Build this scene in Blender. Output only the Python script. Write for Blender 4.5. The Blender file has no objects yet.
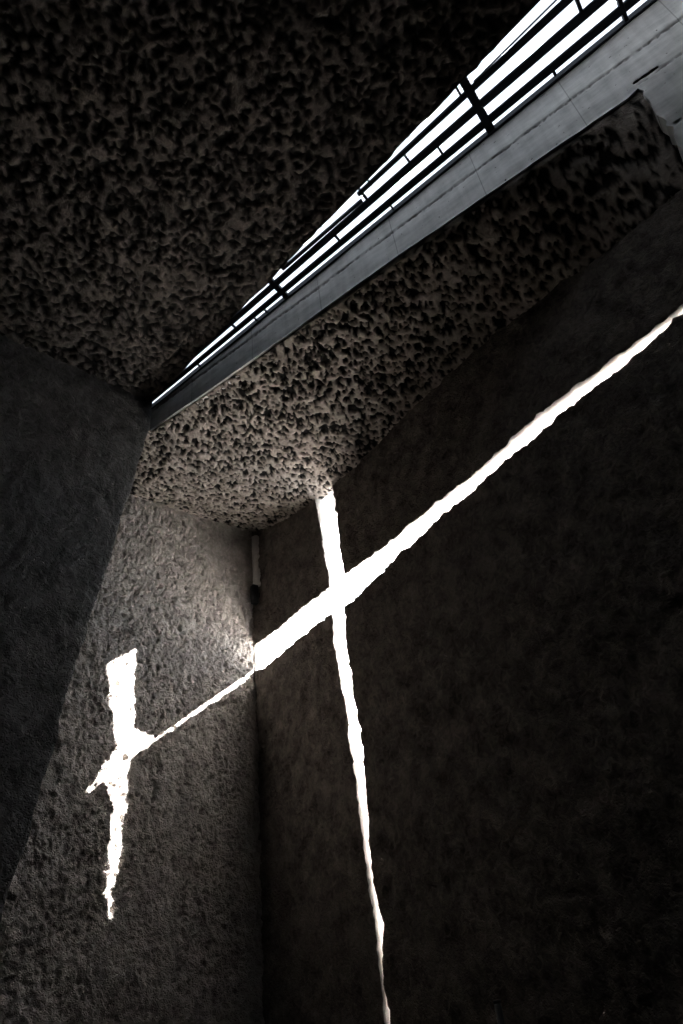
import bpy, math, random
import numpy as np
from mathutils import Vector, Matrix
from mathutils.geometry import delaunay_2d_cdt

random.seed(4)
scn = bpy.context.scene
col = scn.collection

# ------------------------------------------------------------------ the place, in metres
U = np.array([-0.63203, 0.77494, 0.0])        # along the cross wall, towards the far corner
N1 = np.array([-0.77494, -0.63203, 0.0])      # out of the cross wall into the church
W = np.array([-0.71203, -0.70215, 0.0])       # along the end wall, from the far corner to the left
N2 = np.array([0.70215, -0.71203, 0.0])       # out of the end wall into the church
FD = np.array([0.84336, -0.53735, 0.0])       # along the lintel wall, to the right
NF = np.array([0.53735, 0.84336, 0.0])        # out of the lintel wall into the chancel
Z = np.array([0.0, 0.0, 1.0])
C = np.array([-2.18684, 13.54944, 0.0])       # far corner
F0 = np.array([-3.48665, 9.58682, 0.0])       # left end of the lintel
T = np.array([-3.43041, 9.48609, 0.0])        # top of the leaning edge of the nave wall
GLAZE0, GLAZES = 11.62, 0.0926                # the skylight rises along the lintel


def glaze_z(a):
    return GLAZE0 + GLAZES * a


# ------------------------------------------------------------------ noise
def _hash(ix, iy, iz, k):
    h = (ix.astype(np.int64) * 374761393 + iy.astype(np.int64) * 668265263 + iz.astype(np.int64) * 2147483647 + k * 974634777) & 0xffffffff
    h = ((h ^ (h >> 13)) * 1274126177) & 0xffffffff
    h = ((h ^ (h >> 16)) * 2246822519) & 0xffffffff
    return ((h ^ (h >> 15)) & 0xffffff) / float(0xffffff)


def vnoise(x, y, k=0):
    ix, iy = np.floor(x), np.floor(y)
    fx, fy = x - ix, y - iy
    fx = fx * fx * (3 - 2 * fx)
    fy = fy * fy * (3 - 2 * fy)
    z = np.zeros_like(ix)
    a, b = _hash(ix, iy, z, k), _hash(ix + 1, iy, z, k)
    c, d = _hash(ix, iy + 1, z, k), _hash(ix + 1, iy + 1, z, k)
    return ((a * (1 - fx) + b * fx) * (1 - fy) + (c * (1 - fx) + d * fx) * fy) * 2 - 1


def fbm(x, y, f, n=4, k=0, gain=.5):
    s, a = 0, 1.0
    for i in range(n):
        s = s + a * vnoise(x * f + 13.7 * i, y * f - 7.1 * i, k + i)
        f *= 2.03
        a *= gain
    return s


def pores(x, y, cell, k, dens=.75, rmin=.25, rmax=.62):
    """depth 0..1 of angular pores left by lava stones, one in most cells"""
    wx = x / cell + .25 * vnoise(x / cell * 1.7, y / cell * 1.7, k + 5)
    wy = y / cell + .25 * vnoise(x / cell * 1.7 + 40, y / cell * 1.7, k + 6)
    ix, iy = np.floor(wx), np.floor(wy)
    best = np.zeros_like(x)
    for dx in (-1, 0, 1):
        for dy in (-1, 0, 1):
            cx, cy = ix + dx, iy + dy
            zz = np.zeros_like(cx)
            px = cx + .15 + .7 * _hash(cx, cy, zz, k)
            py = cy + .15 + .7 * _hash(cx, cy, zz, k + 1)
            on = _hash(cx, cy, zz, k + 2) < dens
            r = rmin + (rmax - rmin) * _hash(cx, cy, zz, k + 3) ** 1.6
            th = np.arctan2(wy - py, wx - px)
            ph = _hash(cx, cy, zz, k + 4) * 6.283
            ang = 1 + .22 * np.cos(3 * th + ph) + .13 * np.cos(5 * th + 2.3 * ph)
            d = np.hypot(wx - px, wy - py) / (r * ang)
            best = np.maximum(best, np.where(on, np.clip((1 - d) * 6.0, 0, 1), 0))
    return best


def cells(x, y, cell, k, lo=.12, hi=.75, warp=.22):
    """angular hollows packed like gravel: 0 on the ridges between stones, 1 inside the open ones"""
    wx = x / cell + warp * vnoise(x / cell * 2.1, y / cell * 2.1, k + 5)
    wy = y / cell + warp * vnoise(x / cell * 2.1 + 40, y / cell * 2.1, k + 6)
    ix, iy = np.floor(wx), np.floor(wy)
    f1 = np.full_like(x, 9.0); f2 = np.full_like(x, 9.0); th = np.zeros_like(x)
    for dx in (-1, 0, 1):
        for dy in (-1, 0, 1):
            cx, cy = ix + dx, iy + dy
            zz = np.zeros_like(cx)
            d = np.hypot(wx - cx - _hash(cx, cy, zz, k), wy - cy - _hash(cx, cy, zz, k + 1))
            t = lo + (hi - lo) * _hash(cx, cy, zz, k + 3)
            nearer = d < f1
            f2 = np.where(nearer, f1, np.minimum(f2, d))
            th = np.where(nearer, t, th)
            f1 = np.where(nearer, d, f1)
    return np.clip((f2 - f1 - th) * 7, 0, 1)


# ------------------------------------------------------------------ materials
def new_mat(name):
    m = bpy.data.materials.new(name)
    m.use_nodes = True
    nt = m.node_tree
    nt.nodes.clear()
    out = nt.nodes.new('ShaderNodeOutputMaterial')
    return m, nt, out


def node(nt, t, **kw):
    n = nt.nodes.new(t)
    for k, v in kw.items():
        setattr(n, k, v)
    return n


def principled(nt, out, rough=.9, metal=0, spec=.2):
    p = node(nt, 'ShaderNodeBsdfPrincipled')
    p.inputs['Roughness'].default_value = rough
    p.inputs['Metallic'].default_value = metal
    p.inputs['Specular IOR Level'].default_value = spec
    nt.links.new(p.outputs[0], out.inputs[0])
    return p


def rough_concrete(name, c1, c2, pit_shade_joint=None, bump=.6, scale=9.0, pits=True, depth=.05):
    """sprayed lava concrete: fibrous lumps, small open pores, pits blackened where the mesh marks them (dark stones and painted shade)"""
    m, nt, out = new_mat(name)
    L = nt.links.new
    p = principled(nt, out, .95, 0, .1)
    tc = node(nt, 'ShaderNodeTexCoord')
    n1 = node(nt, 'ShaderNodeTexNoise')
    n1.inputs['Scale'].default_value = scale * .35
    n1.inputs['Detail'].default_value = 6
    n2 = node(nt, 'ShaderNodeTexNoise')
    n2.inputs['Scale'].default_value = scale
    n2.inputs['Detail'].default_value = 6
    n2.inputs['Roughness'].default_value = .65
    n2.inputs['Distortion'].default_value = 1.2
    for n in (n1, n2):
        L(tc.outputs['Object'], n.inputs['Vector'])
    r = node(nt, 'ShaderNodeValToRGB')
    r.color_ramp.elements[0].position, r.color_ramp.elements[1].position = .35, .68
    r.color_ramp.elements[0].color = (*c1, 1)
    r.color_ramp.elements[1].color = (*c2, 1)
    mx = node(nt, 'ShaderNodeMath', operation='ADD')
    hm = node(nt, 'ShaderNodeMath', operation='MULTIPLY')
    hm.inputs[1].default_value = .5
    L(n1.outputs[0], mx.inputs[0]); L(n2.outputs[0], mx.inputs[1])
    L(mx.outputs[0], hm.inputs[0]); L(hm.outputs[0], r.inputs[0])
    colour = r.outputs[0]
    if pits:
        v = node(nt, 'ShaderNodeTexVoronoi')
        v.inputs['Scale'].default_value = 24
        L(tc.outputs['Object'], v.inputs['Vector'])
        mr = node(nt, 'ShaderNodeMapRange')
        mr.inputs['From Min'].default_value = .12
        mr.inputs['From Max'].default_value = .34
        L(v.outputs['Distance'], mr.inputs['Value'])
    if pit_shade_joint is not None:
        at = node(nt, 'ShaderNodeAttribute', attribute_name='pit_shade_joint')  # ceilings: dark stones plus pit shade put into the colour; lintel: joint lines
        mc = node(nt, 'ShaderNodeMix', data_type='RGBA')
        mc.inputs['B'].default_value = (*pit_shade_joint, 1)
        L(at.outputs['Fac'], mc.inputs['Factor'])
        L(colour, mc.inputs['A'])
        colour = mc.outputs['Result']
    L(colour, p.inputs['Base Color'])
    b = node(nt, 'ShaderNodeBump')
    b.inputs['Strength'].default_value = bump
    b.inputs['Distance'].default_value = depth
    hsum = node(nt, 'ShaderNodeMath', operation='ADD')
    L(n2.outputs[0], hsum.inputs[0])
    if pits:
        pm = node(nt, 'ShaderNodeMath', operation='MULTIPLY')
        pm.inputs[1].default_value = .35
        L(mr.outputs[0], pm.inputs[0])
        L(pm.outputs[0], hsum.inputs[1])
    else:
        L(n1.outputs[0], hsum.inputs[1])
    L(hsum.outputs[0], b.inputs['Height'])
    L(b.outputs[0], p.inputs['Normal'])
    return m


def smooth_concrete(name):
    """board-cast grey concrete with faint stains and trowel marks; UV = metres along / height"""
    m, nt, out = new_mat(name)
    L = nt.links.new
    p = principled(nt, out, .8, 0, .25)
    uv = node(nt, 'ShaderNodeUVMap')
    mp = node(nt, 'ShaderNodeMapping')
    mp.inputs['Scale'].default_value = (.8, 2.4, 1)
    L(uv.outputs[0], mp.inputs[0])
    n1 = node(nt, 'ShaderNodeTexNoise')
    n1.inputs['Scale'].default_value = 1.6
    n1.inputs['Detail'].default_value = 8
    n1.inputs['Roughness'].default_value = .65
    L(mp.outputs[0], n1.inputs['Vector'])
    mp2 = node(nt, 'ShaderNodeMapping')
    mp2.inputs['Scale'].default_value = (5, .5, 1)
    L(uv.outputs[0], mp2.inputs[0])
    n2 = node(nt, 'ShaderNodeTexNoise')          # drip streaks down the face
    n2.inputs['Scale'].default_value = 1.5
    n2.inputs['Detail'].default_value = 4
    L(mp2.outputs[0], n2.inputs['Vector'])
    a = node(nt, 'ShaderNodeMath', operation='MULTIPLY_ADD')
    a.inputs[1].default_value = .45
    L(n2.outputs[0], a.inputs[0]); L(n1.outputs[0], a.inputs[2])
    r = node(nt, 'ShaderNodeValToRGB')
    r.color_ramp.elements[0].position, r.color_ramp.elements[1].position = .5, .95
    r.color_ramp.elements[0].color = (.34, .335, .325, 1)
    r.color_ramp.elements[1].color = (.66, .65, .63, 1)
    L(a.outputs[0], r.inputs[0])
    # small dark chips
    v = node(nt, 'ShaderNodeTexNoise')
    v.inputs['Scale'].default_value = 14
    v.inputs['Detail'].default_value = 3
    L(uv.outputs[0], v.inputs['Vector'])
    mr = node(nt, 'ShaderNodeMapRange')
    mr.inputs['From Min'].default_value = .68
    mr.inputs['From Max'].default_value = .74
    L(v.outputs[0], mr.inputs['Value'])
    mc = node(nt, 'ShaderNodeMix', data_type='RGBA')
    mc.inputs['B'].default_value = (.05, .045, .04, 1)
    L(mr.outputs[0], mc.inputs['Factor']); L(r.outputs[0], mc.inputs['A'])
    # vertical board joints
    br = node(nt, 'ShaderNodeTexBrick')
    br.inputs['Scale'].default_value = 1
    br.inputs['Brick Width'].default_value = 1.55
    br.inputs['Row Height'].default_value = 40
    br.inputs['Mortar Size'].default_value = .009
    br.inputs['Mortar Smooth'].default_value = .4
    br.offset = 0
    mpb = node(nt, 'ShaderNodeMapping')
    mpb.inputs['Location'].default_value = (.4, 3, 0)
    L(uv.outputs[0], mpb.inputs[0]); L(mpb.outputs[0], br.inputs['Vector'])
    mj = node(nt, 'ShaderNodeMix', data_type='RGBA')
    mj.inputs['B'].default_value = (.10, .095, .09, 1)
    jf = node(nt, 'ShaderNodeMath', operation='MULTIPLY')
    jf.inputs[1].default_value = .5
    L(br.outputs['Fac'], jf.inputs[0]); L(jf.outputs[0], mj.inputs['Factor'])
    at = node(nt, 'ShaderNodeAttribute', attribute_name='pit_shade_joint')
    mg = node(nt, 'ShaderNodeMix', data_type='RGBA')
    mg.inputs['B'].default_value = (.05, .045, .04, 1)
    L(mc.outputs['Result'], mj.inputs['A']); L(mj.outputs['Result'], mg.inputs['A'])
    L(at.outputs['Fac'], mg.inputs['Factor']); L(mg.outputs['Result'], p.inputs['Base Color'])
    b = node(nt, 'ShaderNodeBump')
    b.inputs['Strength'].default_value = .25
    b.inputs['Distance'].default_value = .03
    L(n1.outputs[0], b.inputs['Height']); L(b.outputs[0], p.inputs['Normal'])
    return m


def simple(name, c, rough=.5, metal=0, spec=.4, noise=.15, sc=20):
    m, nt, out = new_mat(name)
    L = nt.links.new
    p = principled(nt, out, rough, metal, spec)
    tc = node(nt, 'ShaderNodeTexCoord')
    n = node(nt, 'ShaderNodeTexNoise')
    n.inputs['Scale'].default_value = sc
    n.inputs['Detail'].default_value = 5
    L(tc.outputs['Object'], n.inputs['Vector'])
    mc = node(nt, 'ShaderNodeMix', data_type='RGBA')
    mc.inputs['A'].default_value = (*[x * (1 - noise) for x in c], 1)
    mc.inputs['B'].default_value = (*[x * (1 + noise) for x in c], 1)
    L(n.outputs[0], mc.inputs['Factor']); L(mc.outputs['Result'], p.inputs['Base Color'])
    return m


def frosted_glass():
    """milky roof glazing: most light comes through scattered, the face keeps a weak gloss"""
    m, nt, out = new_mat('frosted_glass')
    L = nt.links.new
    tr = node(nt, 'ShaderNodeBsdfTranslucent')
    tr.inputs[0].default_value = (.060, .067, .075, 1)
    gl = node(nt, 'ShaderNodeBsdfGlossy')
    gl.inputs['Color'].default_value = (.8, .9, 1, 1)
    gl.inputs['Roughness'].default_value = .15
    mx = node(nt, 'ShaderNodeMixShader')
    mx.inputs[0].default_value = .05
    L(tr.outputs[0], mx.inputs[1]); L(gl.outputs[0], mx.inputs[2]); L(mx.outputs[0], out.inputs[0])
    return m


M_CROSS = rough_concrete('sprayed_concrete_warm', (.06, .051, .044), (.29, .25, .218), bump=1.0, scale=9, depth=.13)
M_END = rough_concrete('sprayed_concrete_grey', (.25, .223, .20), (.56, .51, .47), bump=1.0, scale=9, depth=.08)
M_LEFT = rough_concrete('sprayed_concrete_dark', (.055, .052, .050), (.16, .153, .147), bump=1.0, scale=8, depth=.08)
M_CEIL = rough_concrete('lava_stone_concrete', (.19, .163, .14), (.50, .435, .38), pit_shade_joint=(.014, .013, .012), bump=.8, scale=10, pits=False)
M_CEILN = rough_concrete('lava_stone_concrete_shaded', (.04, .034, .030), (.155, .134, .117), pit_shade_joint=(.014, .013, .012), bump=.8, scale=10, pits=False)  # same concrete as the chancel ceiling, darkened to paint in the nave's dimness
M_REVEAL = rough_concrete('pale_cut_concrete', (.74, .71, .685), (.87, .845, .82), bump=.35, scale=12, pits=False)
M_PALE = rough_concrete('lit_strip_concrete', (.58, .55, .52), (.80, .77, .73), bump=.6, scale=12)  # light falling on the corner strip is put into this pale colour
M_SMOOTH = smooth_concrete('board_cast_concrete')
M_STEEL = simple('dark_painted_steel', (.012, .015, .021), .7, 0, .15, .2, 12)
M_BLACK = simple('matt_black_plastic', (.012, .012, .013), .5, 0, .4)
M_GRILLE = simple('black_grille_metal', (.02, .02, .022), .4, .5, .4)
M_FLOOR = simple('polished_concrete_floor', (.045, .042, .040), .5, 0, .3, .25, 1.5)
M_GLASS = frosted_glass()


# ------------------------------------------------------------------ mesh helpers
def link(name, verts, faces, mats, midx=None, parent=None, pit_shade_joint=None, uv=None, kind=None, smooth=True):
    me = bpy.data.meshes.new(name)
    me.from_pydata([tuple(map(float, v)) for v in verts], [], [tuple(map(int, f)) for f in faces])
    for m in (mats if isinstance(mats, (list, tuple)) else [mats]):
        me.materials.append(m)
    if midx is not None:
        me.polygons.foreach_set('material_index', np.asarray(midx, dtype=np.int32))
    me.polygons.foreach_set('use_smooth', np.full(len(me.polygons), smooth))
    if pit_shade_joint is not None:
        at = me.attributes.new('pit_shade_joint', 'FLOAT', 'POINT')
        at.data.foreach_set('value', np.asarray(pit_shade_joint, dtype=np.float32))
    if uv is not None:
        ul = me.uv_layers.new(name='UVMap')
        li = np.empty(len(me.loops), dtype=np.int32)
        me.loops.foreach_get('vertex_index', li)
        ul.data.foreach_set('uv', np.asarray(uv, dtype=np.float32)[li].ravel())
    me.validate()
    me.update()
    o = bpy.data.objects.new(name, me)
    col.objects.link(o)
    if parent:
        o.parent = parent
    if kind:
        o['kind'] = kind
    return o


def inside(px, py, poly):
    poly = np.asarray(poly)
    res = np.zeros(len(px), bool)
    j = len(poly) - 1
    for i in range(len(poly)):
        xi, yi = poly[i]; xj, yj = poly[j]
        c = ((yi > py) != (yj > py)) & (px < (xj - xi) * (py - yi) / (yj - yi + 1e-12) + xi)
        res ^= c
        j = i
    return res


def near_loop(px, py, poly, d):
    poly = np.asarray(poly)
    hit = np.zeros(len(px), bool)
    for a, b in zip(poly, np.roll(poly, -1, axis=0)):
        lo, hi = np.minimum(a, b) - d, np.maximum(a, b) + d
        m = (px > lo[0]) & (px < hi[0]) & (py > lo[1]) & (py < hi[1]) & ~hit
        if not m.any():
            continue
        q = np.stack([px[m], py[m]], 1) - a
        e = b - a
        t = np.clip((q @ e) / (e @ e + 1e-12), 0, 1)
        hit[np.where(m)[0]] |= np.hypot(*(q - t[:, None] * e).T) < d
    return hit


def dense(poly, step):
    out = []
    for a, b in zip(poly, poly[1:] + poly[:1]):
        n = max(1, int(math.ceil(math.dist(a, b) / step)))
        for i in range(n):
            t = i / n
            out.append((a[0] + (b[0] - a[0]) * t, a[1] + (b[1] - a[1]) * t))
    return out


def sheet2d(outer, holes, xs, ys):
    """triangulated flat sheet inside `outer`, without `holes`; loops keep their own vertices first"""
    loops = [outer] + holes
    pts = [tuple(p) for l in loops for p in l]
    edges, k = [], 0
    for l in loops:
        edges += [(k + i, k + (i + 1) % len(l)) for i in range(len(l))]
        k += len(l)
    gx, gy = np.meshgrid(xs, ys)
    gx, gy = gx.ravel().copy(), gy.ravel().copy()
    step = float(np.median(np.diff(xs)))
    gx += (np.random.RandomState(2).rand(len(gx)) - .5) * step * .4
    gy += (np.random.RandomState(3).rand(len(gy)) - .5) * step * .4
    ok = inside(gx, gy, outer) & ~near_loop(gx, gy, outer, step * .4)
    for h in holes:
        ok &= ~inside(gx, gy, h) & ~near_loop(gx, gy, h, step * .4)
    pts += list(zip(gx[ok].tolist(), gy[ok].tolist()))
    res = delaunay_2d_cdt([Vector(p) for p in pts], edges, [], 0, 1e-5)
    V = np.array([tuple(v) for v in res[0]])
    Fs = np.array([f for f in res[2] if len(f) == 3])
    cen = V[Fs].mean(1)
    keep = inside(cen[:, 0], cen[:, 1], outer)
    for h in holes:
        keep &= ~inside(cen[:, 0], cen[:, 1], h)
    Fs = Fs[keep]
    # where each input vertex went
    where = {}
    for i, src in enumerate(res[3]):
        for s in src:
            where[s] = i
    maps, k = [], 0
    for l in loops:
        maps.append([where[k + i] for i in range(len(l))])
        k += len(l)
    return V, Fs, maps


def axis(lo, hi, step, fine=None):
    """grid lines, finer in the band fine = (a, b, step)"""
    xs = [lo]
    while xs[-1] < hi:
        s = step
        if fine and fine[0] - step < xs[-1] < fine[1]:
            s = fine[2]
        xs.append(xs[-1] + s)
    return np.array(xs)


def orient(V3, Fs, n):
    """make the triangles face along n"""
    a, b, c = V3[Fs[:, 0]], V3[Fs[:, 1]], V3[Fs[:, 2]]
    flip = (np.cross(b - a, c - a) @ n) < 0
    Fs = Fs.copy()
    Fs[flip] = Fs[flip][:, ::-1]
    return Fs


def slab(name, outer, xs, ys, place, normal, back, mats, kind='structure', holes=(), disp=None, pit_shade_joint=None, uvs=False, hole_back=None, hole_mat=1):
    """one thick plate: a relief front, a plain back and sides. place(x, y) -> world points, back(P, x, y) -> back points"""
    V, Fs, maps = sheet2d(outer, list(holes), xs, ys)
    P = place(V[:, 0], V[:, 1])
    if disp is not None:
        d = disp(V[:, 0], V[:, 1])
        P = P + normal[None, :] * d[:, None]
    Fs = orient(P, Fs, normal)
    verts = [P]
    faces = [tuple(f) for f in Fs]
    midx = [0] * len(faces)
    base = len(P)
    om = maps[0]
    o2 = V[om]
    BK = back(place(o2[:, 0], o2[:, 1]), o2[:, 0], o2[:, 1])
    verts.append(BK)
    nb = len(om)
    for i in range(nb):
        j = (i + 1) % nb
        faces.append((om[i], om[j], base + j, base + i)); midx.append(0)
    off = base + nb
    if hole_back is None:
        faces.append(tuple(range(base, base + nb))); midx.append(0)
    else:
        off = hole_back(verts, faces, midx, maps, V, base, off)
    allv = np.concatenate(verts)
    st = None
    if pit_shade_joint is not None:
        st = np.zeros(len(allv)); st[:len(P)] = pit_shade_joint(V[:, 0], V[:, 1])
    uv = None
    if uvs:
        uv = np.zeros((len(allv), 2)); uv[:len(P)] = V
        uv[base:base + nb] = o2
    return link(name, allv, faces, mats, midx, None, st, uv, kind)


def box(c, ax, ay, az, hx, hy, hz, bev=0.0):
    """box about c with half sizes; chamfered long edges when bev"""
    ax, ay, az = map(np.asarray, (ax, ay, az))
    if bev <= 0:
        prof = [(-hy, -hz), (hy, -hz), (hy, hz), (-hy, hz)]
    else:
        b = bev
        prof = [(-hy + b, -hz), (hy - b, -hz), (hy, -hz + b), (hy, hz - b), (hy - b, hz), (-hy + b, hz), (-hy, hz - b), (-hy, -hz + b)]
    n = len(prof)
    V = [c + ax * s * hx + ay * p + az * q for s in (-1, 1) for p, q in prof]
    Fc = [(i, (i + 1) % n, n + (i + 1) % n, n + i) for i in range(n)]
    Fc += [tuple(range(n))[::-1], tuple(range(n, 2 * n))]
    return V, Fc


def merge(parts):
    V, Fc = [], []
    for v, f in parts:
        k = len(V)
        V += list(v)
        Fc += [tuple(k + i for i in ff) for ff in f]
    return V, Fc


# ------------------------------------------------------------------ the cross wall with its cut-through cross
THICK = 0.65


def lumps(x, y, amp, k, st=1.0):
    """sprayed skin: soft swells, stretched fibres, crumbs"""
    wx = x + .12 * vnoise(x * 2.1, y * 2.1, k + 90)
    wy = y + .12 * vnoise(x * 2.1 + 9, y * 2.1, k + 91)
    a = fbm(x, y, .6, 3, k) * .9
    r = 1 - np.abs(fbm(wx * 1.5 * st, wy, 5.5, 3, k + 20, .55))
    b = fbm(wx * 1.4 * st, wy * .8, 9, 3, k + 40, .6)
    return amp * (a + .32 * r + .62 * b)


VLs = [(2.70, 10.26), (2.77, 9.67), (2.74, 9.12), (2.80, 8.27), (2.80, 8.04)]
VLb = [(2.83, 7.50), (2.82, 6.91), (2.85, 6.02), (2.92, 5.73), (2.90, 4.85), (2.96, 4.02), (2.95, 3.48), (2.99, 3.01), (3.01, 2.49), (3.00, 1.95), (3.02, 1.37), (3.04, .7)]
VRb = [(3.08, .7), (3.13, 1.39), (3.07, 1.77), (3.11, 2.2), (3.18, 2.46), (3.10, 2.95), (3.09, 3.4), (3.18, 4.02), (3.19, 4.58), (3.19, 5.18), (3.14, 5.75), (3.17, 6.1), (3.19, 6.64), (3.20, 7.08), (3.19, 7.42)]
BLr = [(3.42, 7.43), (4.40, 7.55), (4.87, 7.63), (5.93, 7.68), (7.32, 7.74), (7.97, 7.75), (9.06, 7.78), (9.83, 7.80), (10.4, 7.85), (11.1, 7.89)]
BUr = [(11.1, 7.93), (10.38, 7.95), (9.71, 7.96), (9.14, 7.98), (8.16, 8.03), (7.40, 7.97), (6.02, 7.99), (5.48, 7.99), (4.51, 7.99), (4.18, 7.99), (4.02, 8.0), (3.30, 8.05)]
VRt = [(3.29, 8.20), (3.26, 8.6), (3.31, 9.12), (3.31, 9.69), (3.28, 10.20)]
BUl = [(1.50, 8.08), (.9, 8.07), (0.0, 8.06)]
BLl = [(0.0, 7.45), (1.43, 7.48)]


def lerp_tab(tab, z):
    t = sorted(tab)
    return float(np.interp(z, [a for a, _ in t], [b for _, b in t]))


OUT_R = [(.7, 3.16), (2, 3.20), (4, 3.26), (5.35, 3.40), (5.6, 3.49), (6.0, 3.56), (6.5, 3.63), (7.5, 3.65), (8.1, 3.65), (8.9, 3.76), (9.7, 3.86), (10.35, 3.92)]
OUT_L = [(.7, 3.06), (7.5, 2.98), (8.1, 2.96), (10.3, 2.92)]


def outer_of(s, z, tag):
    if tag in ('VLs', 'VLb'):
        return lerp_tab(OUT_L, z), min(z, 10.08)
    if tag in ('VRb', 'VRt'):
        return lerp_tab(OUT_R, z), min(z, 10.06)
    if tag in ('BUr',):
        return (s, 7.93 if s > 4.1 else 8.0) if s > 3.7 else (3.66, 8.40)
    if tag == 'BLr':
        return max(s, 3.68), z - .06
    if tag == 'BUl':
        return s, (8.15 if s < .5 else 8.08)
    return s, z - .05


seq = [(p, 'VLs') for p in VLs] + [(p, 'BUl') for p in BUl] + [(p, 'BLl') for p in BLl] + [(p, 'VLb') for p in VLb] \
    + [(p, 'VRb') for p in VRb] + [(p, 'BLr') for p in BLr] + [(p, 'BUr') for p in BUr] + [(p, 'VRt') for p in VRt]
inner_raw = [p for p, _ in seq]
outer_raw = [outer_of(p[0], p[1], t) for p, t in seq]
inner_loop, outer_loop = [], []
rs = random.Random(11)
for i in range(len(seq)):
    a, b = inner_raw[i], inner_raw[(i + 1) % len(seq)]
    c, d = outer_raw[i], outer_raw[(i + 1) % len(seq)]
    n = max(1, int(math.dist(a, b) / .045))
    ex, ey = b[0] - a[0], b[1] - a[1]
    l = math.hypot(ex, ey) or 1
    at_corner = a[0] < .01 and b[0] < .01
    for k in range(n):
        t = k / n
        x, y = a[0] + ex * t, a[1] + ey * t
        j = 0 if at_corner else (.024 * float(vnoise(np.array([x * 9.0]), np.array([y * 9.0]), 3)[0]) + .018 * (rs.random() - .5))
        thin = 1.0 if min(abs(x - 3.1), 9) > .3 or y > 5 else .6
        inner_loop.append((x - ey / l * j * thin, y + ex / l * j * thin))
        j2 = .008 * (rs.random() - .5)
        outer_loop.append((c[0] + (d[0] - c[0]) * t - ey / l * j2, c[1] + (d[1] - c[1]) * t + ex / l * j2))


def place_w1(s, z):
    return C[None, :] - U[None, :] * s[:, None] + Z[None, :] * z[:, None]


def cross_back(verts, faces, midx, maps, V, base, off):
    """reveals of the cut and the outer face of the wall around it"""
    hm = maps[1]
    n = len(hm)
    rings = 7
    start = off
    I = np.array(inner_loop); O = np.array(outer_loop)
    prev = list(hm)
    for r in range(1, rings + 1):
        t = r / rings
        Q = I * (1 - t) + O * t
        jit = .010 * (0 < r < rings) * np.stack([vnoise(Q[:, 0] * 14 + r * 3.1, Q[:, 1] * 14, 7), vnoise(Q[:, 0] * 14, Q[:, 1] * 14 + r * 3.1, 8)], 1)
        Q = Q + jit
        P = place_w1(Q[:, 0], Q[:, 1]) - N1[None, :] * THICK * t
        verts.append(P)
        cur = list(range(off, off + n))
        for i in range(n):
            j = (i + 1) % n
            faces.append((prev[i], prev[j], cur[j], cur[i])); midx.append(1)
        off += n
        prev = cur
    # outer face, triangulated around the outer loop
    oo = [tuple(V[i]) for i in maps[0]]
    V2, F2, m2 = sheet2d(oo, [list(map(tuple, O))], np.arange(-.5, 13, 1.0), np.arange(.5, 11.5, 1.0))
    P2 = place_w1(V2[:, 0], V2[:, 1]) - N1[None, :] * THICK
    F2 = orient(P2, F2, -N1)
    verts.append(P2)
    faces.extend([tuple(int(i) + off for i in f) for f in F2]); midx.extend([0] * len(F2))
    off += len(P2)
    return off


w1_outline = dense([(-.7, 0.0), (12.9, 0.0), (12.9, 11.45), (-.7, 11.45)], .5)


def fix_edge(x, y):
    return np.ones_like(x)


def disp_w1(x, y):
    d = lumps(x, y, .036, 100, 1.0)
    # the wall swells towards the far corner
    d = d + .07 * np.exp(-np.abs(x) / .22)
    return d


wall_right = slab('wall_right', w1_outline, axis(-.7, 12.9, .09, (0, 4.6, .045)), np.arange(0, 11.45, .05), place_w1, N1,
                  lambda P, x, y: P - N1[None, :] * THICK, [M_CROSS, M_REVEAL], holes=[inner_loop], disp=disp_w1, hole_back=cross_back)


# ------------------------------------------------------------------ the end wall on which the sun draws the second cross
def place_w2(n, z):
    return C[None, :] + W[None, :] * n[:, None] + Z[None, :] * z[:, None]


def disp_w2(x, y):
    big = -.09 * np.clip((y - 5.6) / 1.3, 0, 1) * np.clip(x / 1.5, 0, 1)
    return big + lumps(x, y, .030, 200, 1.15) - .06 * pores(x, y, .11, 230, .22, .2, .5) - .04 * pores(x, y, .065, 260, .30, .25, .5)


wall_back = slab('wall_back', dense([(-.02, 0.0), (8.5, 0.0), (8.5, 11.45), (-.02, 11.45)], .12), axis(-.02, 8.5, .10, (0, 4.6, .023)), np.arange(0, 11.45, .027),
                 place_w2, N2, lambda P, x, y: P - N2[None, :] * .5, [M_END], disp=disp_w2)

# ------------------------------------------------------------------ the nave wall with its leaning free edge
Qn = -float((T - C) @ N2)
edge = [(.02, 11.6), (.03, 11.0), (.16, 10.15), (.26, 9.39), (.40, 8.62), (.50, 7.93), (.60, 7.39), (.72, 6.74), (.82, 6.15), (.97, 5.09), (1.08, 4.18), (1.17, 3.49), (1.31, 2.82), (1.85, 0.0)]
edge_d = []
rs = random.Random(5)
for a, b in zip(edge, edge[1:]):
    n = int(math.dist(a, b) / .06) + 1
    for k in range(n):
        t = k / n
        x, y = a[0] + (b[0] - a[0]) * t, a[1] + (b[1] - a[1]) * t
        edge_d.append((x + .035 * float(vnoise(np.array([x * 3]), np.array([y * 3.3]), 17)[0]) * min(1, (11.6 - y)) + .018 * (rs.random() - .5), y))
edge_d.append((1.85, 0.0))
L_out = edge_d + dense([(1.85, 0.0), (13.5, 0.0), (13.5, 11.62), (.02, 11.62)], .5)[1:-23]
L_out = edge_d + [(x, 0.0) for x in np.arange(2.3, 13.5, .5)] + [(13.5, z) for z in np.arange(0, 11.7, .6)] + [(x, 11.7) for x in np.arange(13.4, .3, -.5)] + [(.02, 11.7)]


def place_l(x, z):
    return T[None, :] + W[None, :] * x[:, None] + Z[None, :] * z[:, None]


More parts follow.
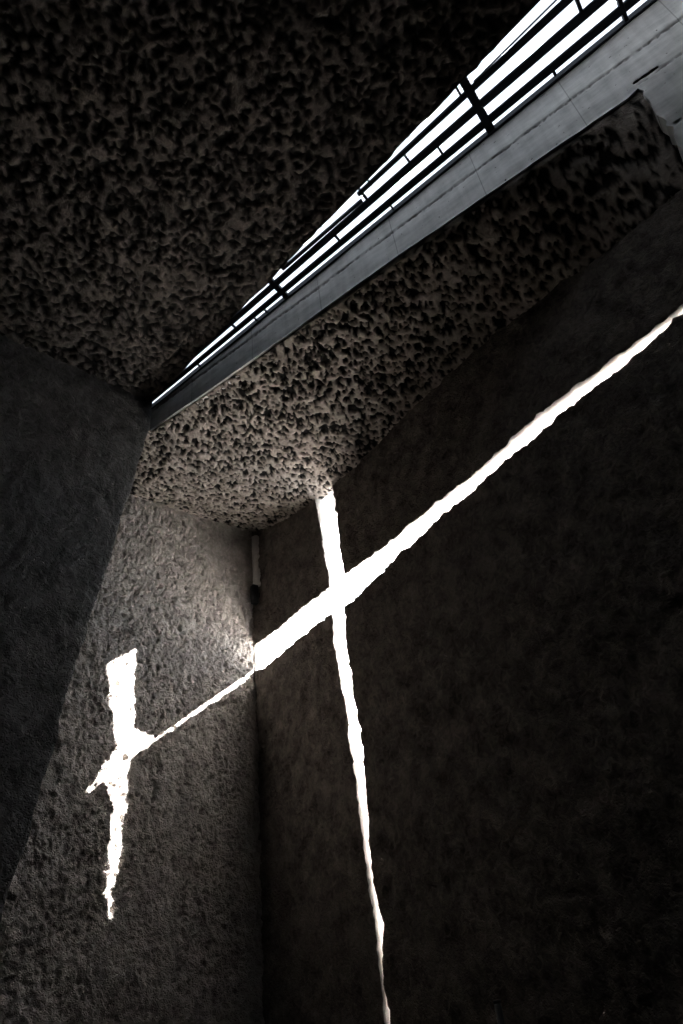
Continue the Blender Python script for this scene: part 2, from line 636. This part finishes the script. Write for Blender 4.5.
wall_left = slab('wall_left', L_out, axis(0, 13.5, .12, (0, 4.2, .045)), np.arange(0, 11.7, .05), place_l, N2,
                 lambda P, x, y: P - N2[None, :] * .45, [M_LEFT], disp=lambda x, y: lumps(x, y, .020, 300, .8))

# ------------------------------------------------------------------ the lintel wall of board-cast concrete
lin = [(-.02, 11.0)]
xs = np.arange(.15, 9.5, .15)
lin += [(float(x), 11.0 - .03 * math.sin(x * .8) + .012 * (rs.random() - .5)) for x in xs]
lin += [(9.62, 11.02)]
z = 10.9
while z > 0:
    lin.append((9.60 + .045 * float(vnoise(np.array([.5]), np.array([z * 3.1]), 31)[0]) + .05 * (rs.random() - .5) + (.04 if int(z * 4) % 3 == 0 else 0), z))
    z -= .09
lin += [(9.6, 0.0)] + [(float(x), 0.0) for x in np.arange(10, 13.2, .5)] + [(13.2, float(q)) for q in np.arange(0, 12.5, .5)]
lin += [(float(x), glaze_z(x) - .03) for x in np.arange(13.2, -.02, -.3)] + [(-.02, glaze_z(0) - .03)]
notch = [(9.60, 11.15), (9.65, 11.13), (9.70, 11.145), (9.76, 11.125), (9.90, 11.13), (9.95, 11.15), (9.94, 11.19), (9.86, 11.20), (9.80, 11.185), (9.74, 11.20), (9.69, 11.18), (9.66, 11.20), (9.62, 11.19)]


def place_f(a, z):
    return F0[None, :] + FD[None, :] * a[:, None] + Z[None, :] * z[:, None]


def joint(a, z):
    j1 = np.abs(z - (11.49 + .028 * a)) < .013
    j2 = (np.abs(z - 11.10) < .014) & (a > 9.65)
    j3 = (np.abs(z - (9.95)) < .014) & (a > 9.6)
    j4 = (np.abs(z - (8.4)) < .010) & (a > 9.6)
    return (j1 | j2 | j3 | j4).astype(float)


def notch_back(verts, faces, midx, maps, V, base, off):
    nb = len(maps[0])
    faces.append(tuple(range(base, base + nb))); midx.append(0)
    hm = maps[1]
    P = place_f(V[hm][:, 0], V[hm][:, 1]) + NF[None, :] * .035
    verts.append(P)
    n = len(hm)
    for i in range(n):
        j = (i + 1) % n
        faces.append((hm[i], hm[j], off + j, off + i)); midx.append(1)
    faces.append(tuple(range(off, off + n))); midx.append(1)
    return off + n


def disp_f(a, z):
    return -.018 * joint(a, z) + .006 * fbm(a, z, 1.2, 4, 400) + .012 * (z > 11.49 + .028 * a)


wall_front = slab('wall_front', lin, np.arange(0, 13.2, .06), axis(0, 12.9, .12, (9.7, 12.7, .022)), place_f, -NF,
                  lambda P, x, y: P + NF[None, :] * .30, [M_SMOOTH, M_CROSS], holes=[notch], disp=disp_f, pit_shade_joint=lambda a, z: .55 * joint(a, z), uvs=True, hole_back=notch_back)


# ------------------------------------------------------------------ ceilings of lava concrete, pit shade painted in
def c1_z(x, y):
    """height of the chancel ceiling: 11 m along the lintel, sagging to 10 m at the cross wall"""
    P = np.stack([x, y], 1)
    dF = np.maximum((P - F0[:2]) @ NF[:2], 0)
    dW = np.maximum((P - C[:2]) @ N1[:2], 0)
    s = np.clip(-((P - C[:2]) @ U[:2]), 0, 20)
    zw = np.interp(s, [0, .65, 1.5, 2.6, 3.4, 4.2, 5.5, 7.5, 9.7, 11], [11.05, 10.75, 10.46, 10.24, 10.13, 10.03, 10.10, 10.05, 9.65, 9.5])
    fr = dW / (dF + dW + 1e-6)
    return zw + (10.965 - zw) * np.clip(fr, 0, 1)


def ceil_pores(x, y, k):
    big = cells(x, y, .155, k, .14, .70)
    small = cells(x + 3, y, .095, k + 20, .22, .74)
    tiny = pores(x, y + 5, .08, k + 40, .35, .25, .5)
    return np.maximum(big, np.maximum(small * .95, tiny * .8))


def ceil_disp(k):
    def f(x, y):
        return -(-.085 * ceil_pores(x, y, k) + .03 * fbm(x, y, .7, 3, k + 60) + .012 * fbm(x, y, 9, 2, k + 70))
    return f


def xy(p):
    return (float(p[0]), float(p[1]))


# displacement is along `normal` (down), so pores go up: negative values
def down(fn):
    return lambda x, y: fn(x, y)


DOWN = np.array([0, 0, -1.0])
nstart = F0 + NF * .02
Ld = abs(Qn)
c1_poly = [xy(T + N2 * -.12 + W * .0), xy(F0 + FD * .0 + NF * .035), xy(F0 + FD * 10.9 + NF * .035), xy(C - U * 12.85 - N1 * .12), xy(C - N1 * .12 - N2 * .15), xy(C + W * 8.4 - N2 * .15), xy(T + W * 8.0 - N2 * .10)]


def wall_fade(x, y):
    """the trowelled margin along the cross wall and the lintel is flatter"""
    P = np.stack([x, y], 1)
    d = np.minimum((P - C[:2]) @ N1[:2], (P - F0[:2]) @ NF[:2] - .02)
    d = np.minimum(d, (P - C[:2]) @ N2[:2])
    return np.clip(d / .14, .12, 1)


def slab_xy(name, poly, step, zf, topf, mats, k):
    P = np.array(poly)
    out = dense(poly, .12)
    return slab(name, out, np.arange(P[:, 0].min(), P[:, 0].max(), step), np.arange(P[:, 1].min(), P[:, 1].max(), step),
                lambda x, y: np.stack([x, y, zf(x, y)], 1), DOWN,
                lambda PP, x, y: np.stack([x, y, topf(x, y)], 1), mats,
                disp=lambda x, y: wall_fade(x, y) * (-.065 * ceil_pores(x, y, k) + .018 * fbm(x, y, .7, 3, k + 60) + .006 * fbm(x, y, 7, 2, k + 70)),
                pit_shade_joint=lambda x, y: np.clip(ceil_pores(x, y, k) * 2.2 - .1, 0, 1))  # hollows coloured black: dark stones with painted shade


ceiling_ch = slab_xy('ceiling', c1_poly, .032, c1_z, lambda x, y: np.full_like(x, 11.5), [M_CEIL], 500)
ceiling_ch['label'] = 'pitted lava concrete ceiling over the chancel beyond the lintel'

e0, e1 = T - FD * .02 - NF * .03, F0 + FD * 9.05 - NF * 1.49
edir = (e1 - e0) / np.linalg.norm(e1 - e0)
far = e0 + edir * 11.5
back_r = far - NF * 16
nave_edge = [e0 + edir * t for t in np.arange(0, 11.5, .12)]
rs = random.Random(8)
perp = np.array([-edir[1], edir[0], 0])
ragged = [xy(p + perp * ((.05 * float(vnoise(np.array([i * .35]), np.array([.5]), 41)[0]) + .02 * (rs.random() - .5)) if i > 1 else 0)) for i, p in enumerate(nave_edge)]
c0_poly = ragged + [xy(far)] + [xy(F0 + FD * 11.4 - NF * .03), xy(F0 + FD * 13.3 - NF * .03)] + [xy(F0 + FD * 13.3 - NF * 15.6), xy(T + W * 13.4 + FD * 0 - N2 * .1), xy(T + W * 0 - N2 * .1)]  # stretch across the skylight's end is added, unseen, to block light
nave_pts = np.array([xy(far - NF * 14), xy(T + W * 13.4)])


def c0_top(x, y):
    a = (np.stack([x, y], 1) - F0[:2]) @ FD[:2]
    return np.maximum(glaze_z(np.clip(a, 0, 13)) + .0, 11.75)


out0 = ragged + dense(c0_poly[len(ragged):] + [ragged[0]], .4)[:-1]
out0 = [p for i, p in enumerate(out0) if i == 0 or math.dist(p, out0[i - 1]) > 1e-3]
while math.dist(out0[0], out0[-1]) < .2:
    out0.pop()
O0 = np.array(out0)
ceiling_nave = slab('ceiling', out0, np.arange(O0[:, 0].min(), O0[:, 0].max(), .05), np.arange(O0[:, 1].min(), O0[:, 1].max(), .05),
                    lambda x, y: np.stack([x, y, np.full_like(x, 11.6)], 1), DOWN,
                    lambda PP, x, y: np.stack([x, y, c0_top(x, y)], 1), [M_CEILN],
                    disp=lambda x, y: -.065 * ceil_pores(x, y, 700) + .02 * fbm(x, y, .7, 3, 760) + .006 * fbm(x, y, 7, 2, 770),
                    pit_shade_joint=lambda x, y: np.clip(ceil_pores(x, y, 700) * 2.0 - .1, 0, 1))  # pit shade painted in with the dark stones, as over the chancel

# ------------------------------------------------------------------ plain closing walls and floor behind the camera
R0 = F0 + FD * 13.0
R1 = R0 - NF * 15.5
LB = T + W * 13.2


def wall_between(name, a, b, h, m, th=.4, z0=0.0):
    d = (b - a); l = np.linalg.norm(d); d = d / l
    n = np.cross(Z, d)
    V, Fc = box((a + b) / 2 + Z * (z0 + h) / 2, d, n, Z, l / 2, th / 2, (h - z0) / 2, .02)
    return link(name, V, Fc, m, kind='structure', smooth=False)


wall_between('wall_side', R0 + FD * .2 + NF * .2, R1 + FD * .2, 12.7, M_LEFT)
wall_between('wall_rear', R1 + FD * .3, LB - FD * .0, 12.4, M_LEFT)
wall_between('wall_passage', C + W * 8.6 - N2 * .4, T + W * 8.4 - N2 * .3, 11.4, M_LEFT, .3)
fl = [C - U * 13.2 - N1 * .9, C - N1 * .9 - N2 * .6, C + W * 9 - N2 * .6, LB - N2 * 2, R1 + FD * 1 - NF * 1, R0 + FD * 1]
cen = sum(fl) / len(fl)
V = [p * 1.0 + Z * 0 for p in fl] + [p - Z * .3 for p in fl]
n = len(fl)
link('floor', V, [tuple(range(n)), tuple(range(n, 2 * n))[::-1]] + [(i, i + n, (i + 1) % n + n, (i + 1) % n) for i in range(n)], M_FLOOR, kind='structure', smooth=False)

# ------------------------------------------------------------------ the corner strip beside the end wall, coloured pale for the light on it
sv, sf = [], []
zs = np.arange(9.42, 10.86, .05)
for i, zz in enumerate(zs):
    w_ = .26 - .05 * (zz > 10.5) * (zz - 10.5) / .35 + .012 * math.sin(i * 1.7)
    for s_, d_ in ((-.02, .0), (.02, .05), (.10, .09 + .01 * math.sin(i * 2.3)), (w_ - .05, .08), (w_, .05), (w_ + .02, -.05)):
        sv.append(C - U * s_ + N1 * (d_ + .012 * rs.random()) + Z * zz)
for i in range(len(zs) - 1):
    for j in range(5):
        a = i * 6 + j
        sf.append((a, a + 1, a + 7, a + 6))
sf += [tuple(range(6)), tuple(range((len(zs) - 1) * 6, len(zs) * 6))[::-1]]
link('trim_1', sv, sf, M_PALE, kind='structure')

# ------------------------------------------------------------------ skylight: steel grid and frosted panes
win = bpy.data.objects.new('window_1', None)
col.objects.link(win)
win['kind'] = 'structure'
win.location = tuple(F0 + Z * glaze_z(0))
GN = Z - FD * GLAZES
GN = GN / np.linalg.norm(GN)
GD = FD + Z * GLAZES
GD = GD / np.linalg.norm(GD)


def gp(a, l, h=0.0):
    return F0 + FD * a + NF * l + Z * glaze_z(a) + GN * h - np.array(win.location)


def bar(a0, a1, lo0, hi0, lo1, hi1, name, h0=0.0, h1=.09, m=None):
    """steel section between two stations along the slope; lateral limits at each end; small lip at the foot"""
    V, Fc = [], []
    st = [(a0, lo0, hi0), (a1, lo1, hi1)]
    for a, lo, hi in st:
        e = min(.018, (hi - lo) * .25)
        for l, h in ((lo + e, h0), (hi - e, h0), (hi, h0 + e), (hi, h0 + .03), (hi - e * 1.6, h0 + .04), (hi - e * 1.6, h1), (lo + e * 1.6, h1), (lo + e * 1.6, h0 + .04), (lo, h0 + .03), (lo, h0 + e)):
            V.append(gp(a, l, h))
    for i in range(10):
        j = (i + 1) % 10
        Fc.append((i, j, 10 + j, 10 + i))
    Fc += [tuple(range(10))[::-1], tuple(range(10, 20))]
    return link(name, V, Fc, m or M_STEEL, None, win, smooth=False)


END = 11.3  # skylight stopped short out of view to darken the cross wall
bar(-.0, END, -.03, .10, -.05, .10, 'frame', -.09)
bar(.1, END, -.155, -.066, -.275, -.125, 'mullion')
# the two long outer mullions fan slightly, following the ragged ceiling
bar(1.45, 7.8, -.335, -.225, -.525, -.385, 'mullion')
bar(7.8, END, -.525, -.385, -.62, -.46, 'mullion')
bar(5.62, END, -.66, -.58, -1.0, -.85, 'mullion')
bar(3.86, 5.62, -.50, -.43, -.53, -.47, 'mullion')
bar(7.9, END, -.815, -.803, -1.12, -1.108, 'glazing_bead', .0, .05)


def cross_bar(a, l0, l1, w, name, h1=.10):
    V, Fc = box(gp(a, (l0 + l1) / 2, h1 / 2 - .004), NF, GD, GN, abs(l1 - l0) / 2, w / 2, h1 / 2, .008)
    return link(name, V, Fc, M_STEEL, None, win, smooth=False)


cross_bar(7.79, -1.30, .05, .13, 'cross_beam')
cross_bar(3.56, -.60, .05, .10, 'cross_beam')
cross_bar(10.02, -.55, .05, .06, 'cross_beam')
for a, l0, l1, w in ((5.69, -.68, -.45, .045), (6.545, -.62, -.48, .04), (7.015, -.42, -.23, .04), (7.66, -.95, -.74, .035), (5.925, -.16, -.02, .03), (5.88, -.80, -.60, .03),
                     (4.92, -.36, -.18, .04), (2.46, -.33, -.14, .04), (2.85, -.10, .0, .03), (3.10, -.10, .0, .03), (1.38, -.10, .0, .03), (8.91, -.17, -.05, .04), (9.53, -.80, -.50, .05)):
    cross_bar(a, l0, l1, w, 'glazing_tie', .06)
# panes between the mullions, lying on the steel
PH = .10
edges_l = [.08, -.10, -.30, -.52, -.80, -1.2, -1.9, -2.6]
stations = [-.1, 3.56, 7.79, 10.02, 11.35]
for i in range(len(stations) - 1):
    a0, a1 = stations[i] + .01, stations[i + 1] - .01
    for j in range(len(edges_l) - 1):
        l1, l0 = edges_l[j] - .004, edges_l[j + 1] + .004
        if a1 * .165 + .45 < -l1:
            continue
        V = [gp(a0, l0, PH), gp(a1, l0, PH), gp(a1, l1, PH), gp(a0, l1, PH)]
        link('pane', V, [(0, 1, 2, 3)], M_GLASS, None, win, smooth=False)

# ------------------------------------------------------------------ small things
# black box speaker in the far corner, under the strip
lp = bpy.data.objects.new('wall_speaker', None)
col.objects.link(lp)
base = C - U * .24 + N1 * .05 + Z * 8.93
lp.location = tuple(base)
lp['label'] = 'small black box speaker fixed high in the far corner under the pale strip'
lp['category'] = 'speaker'
V, Fc = box(N1 * .10 + Z * .24, Z, U, N1, .22, .065, .07, .012)
link('housing', V, Fc, M_BLACK, None, lp, smooth=False)
V, Fc = box(N1 * .174 + Z * .24, Z, U, N1, .19, .048, .008, .004)
link('grille', V, Fc, M_GRILLE, None, lp, smooth=False)
V, Fc = box(N1 * -.0 + Z * .24, Z, U, N1, .06, .03, .05, .004)
link('bracket', V, Fc, M_BLACK, None, lp, smooth=False)


def lathe(prof, seg=24):
    V, Fc = [], []
    for r, zz in prof:
        for i in range(seg):
            t = 2 * math.pi * i / seg
            V.append(np.array([r * math.cos(t), r * math.sin(t), zz]))
    for k in range(len(prof) - 1):
        for i in range(seg):
            j = (i + 1) % seg
            Fc.append((k * seg + i, k * seg + j, (k + 1) * seg + j, (k + 1) * seg + i))
    Fc += [tuple(range(seg))[::-1], tuple(range((len(prof) - 1) * seg, len(prof) * seg))]
    return V, Fc


ps = bpy.data.objects.new('metal_post', None)
col.objects.link(ps)
ps.location = (.93, 8.6, 0)
ps['label'] = 'slender black metal post standing at the bottom edge before the dark cross wall'
ps['category'] = 'post'
V, Fc = lathe([(.16, 0), (.16, .012), (.15, .02), (.05, .03), (.045, .05)])
link('base', V, Fc, M_BLACK, None, ps)
V, Fc = lathe([(.036, .045), (.036, 1.46)])
link('pole', V, Fc, M_BLACK, None, ps)
V, Fc = lathe([(.038, 1.455), (.040, 1.46), (.040, 1.475), (.034, 1.483)])
link('cap', V, Fc, M_BLACK, None, ps)

# ------------------------------------------------------------------ sun and sky
D = U + .97 * W - .757 * Z
D = D / np.linalg.norm(D)
sun = bpy.data.lights.new('sun', 'SUN')
sun.energy = 160
sun.angle = math.radians(.53)
sun.color = (1, .98, .965)
so = bpy.data.objects.new('sun', sun)
col.objects.link(so)
so.rotation_euler = Vector(tuple(D)).to_track_quat('-Z', 'Y').to_euler()
so.location = (8, -2, 20)
w = bpy.data.worlds.new('sky')
scn.world = w
w.use_nodes = True
nt = w.node_tree
nt.nodes.clear()
bg = nt.nodes.new('ShaderNodeBackground')
wo = nt.nodes.new('ShaderNodeOutputWorld')
bg.inputs[0].default_value = (.86, .93, 1, 1)      # even, thinly veiled sky
nt.links.new(bg.outputs[0], wo.inputs[0])
bg.inputs[1].default_value = 8.0

# ------------------------------------------------------------------ camera
cd = bpy.data.cameras.new('camera')
cam = bpy.data.objects.new('camera', cd)
col.objects.link(cam)
cd.sensor_fit = 'VERTICAL'
cd.sensor_height = 36
cd.lens = 683 / 1024 * 36
cd.clip_start = .05
R = Matrix(((0.9918357753, 0.1275217425, 0.0), (0.0742964258, -0.5778610897, -0.8127463332), (-0.1036428286, 0.8061108895, -0.5826177117)))
cam.matrix_world = Matrix.Translation((0, 0, 1.6)) @ R.to_4x4()
scn.camera = cam

scn.view_settings.view_transform = 'Standard'
scn.view_settings.look = 'None'
scn.view_settings.gamma = 1
scn.view_settings.use_curve_mapping = False
scn.view_settings.exposure = .08
scn.cycles.use_denoising = True
scn.cycles.max_bounces = 12
scn.cycles.diffuse_bounces = 8
scn.cycles.sample_clamp_indirect = 0
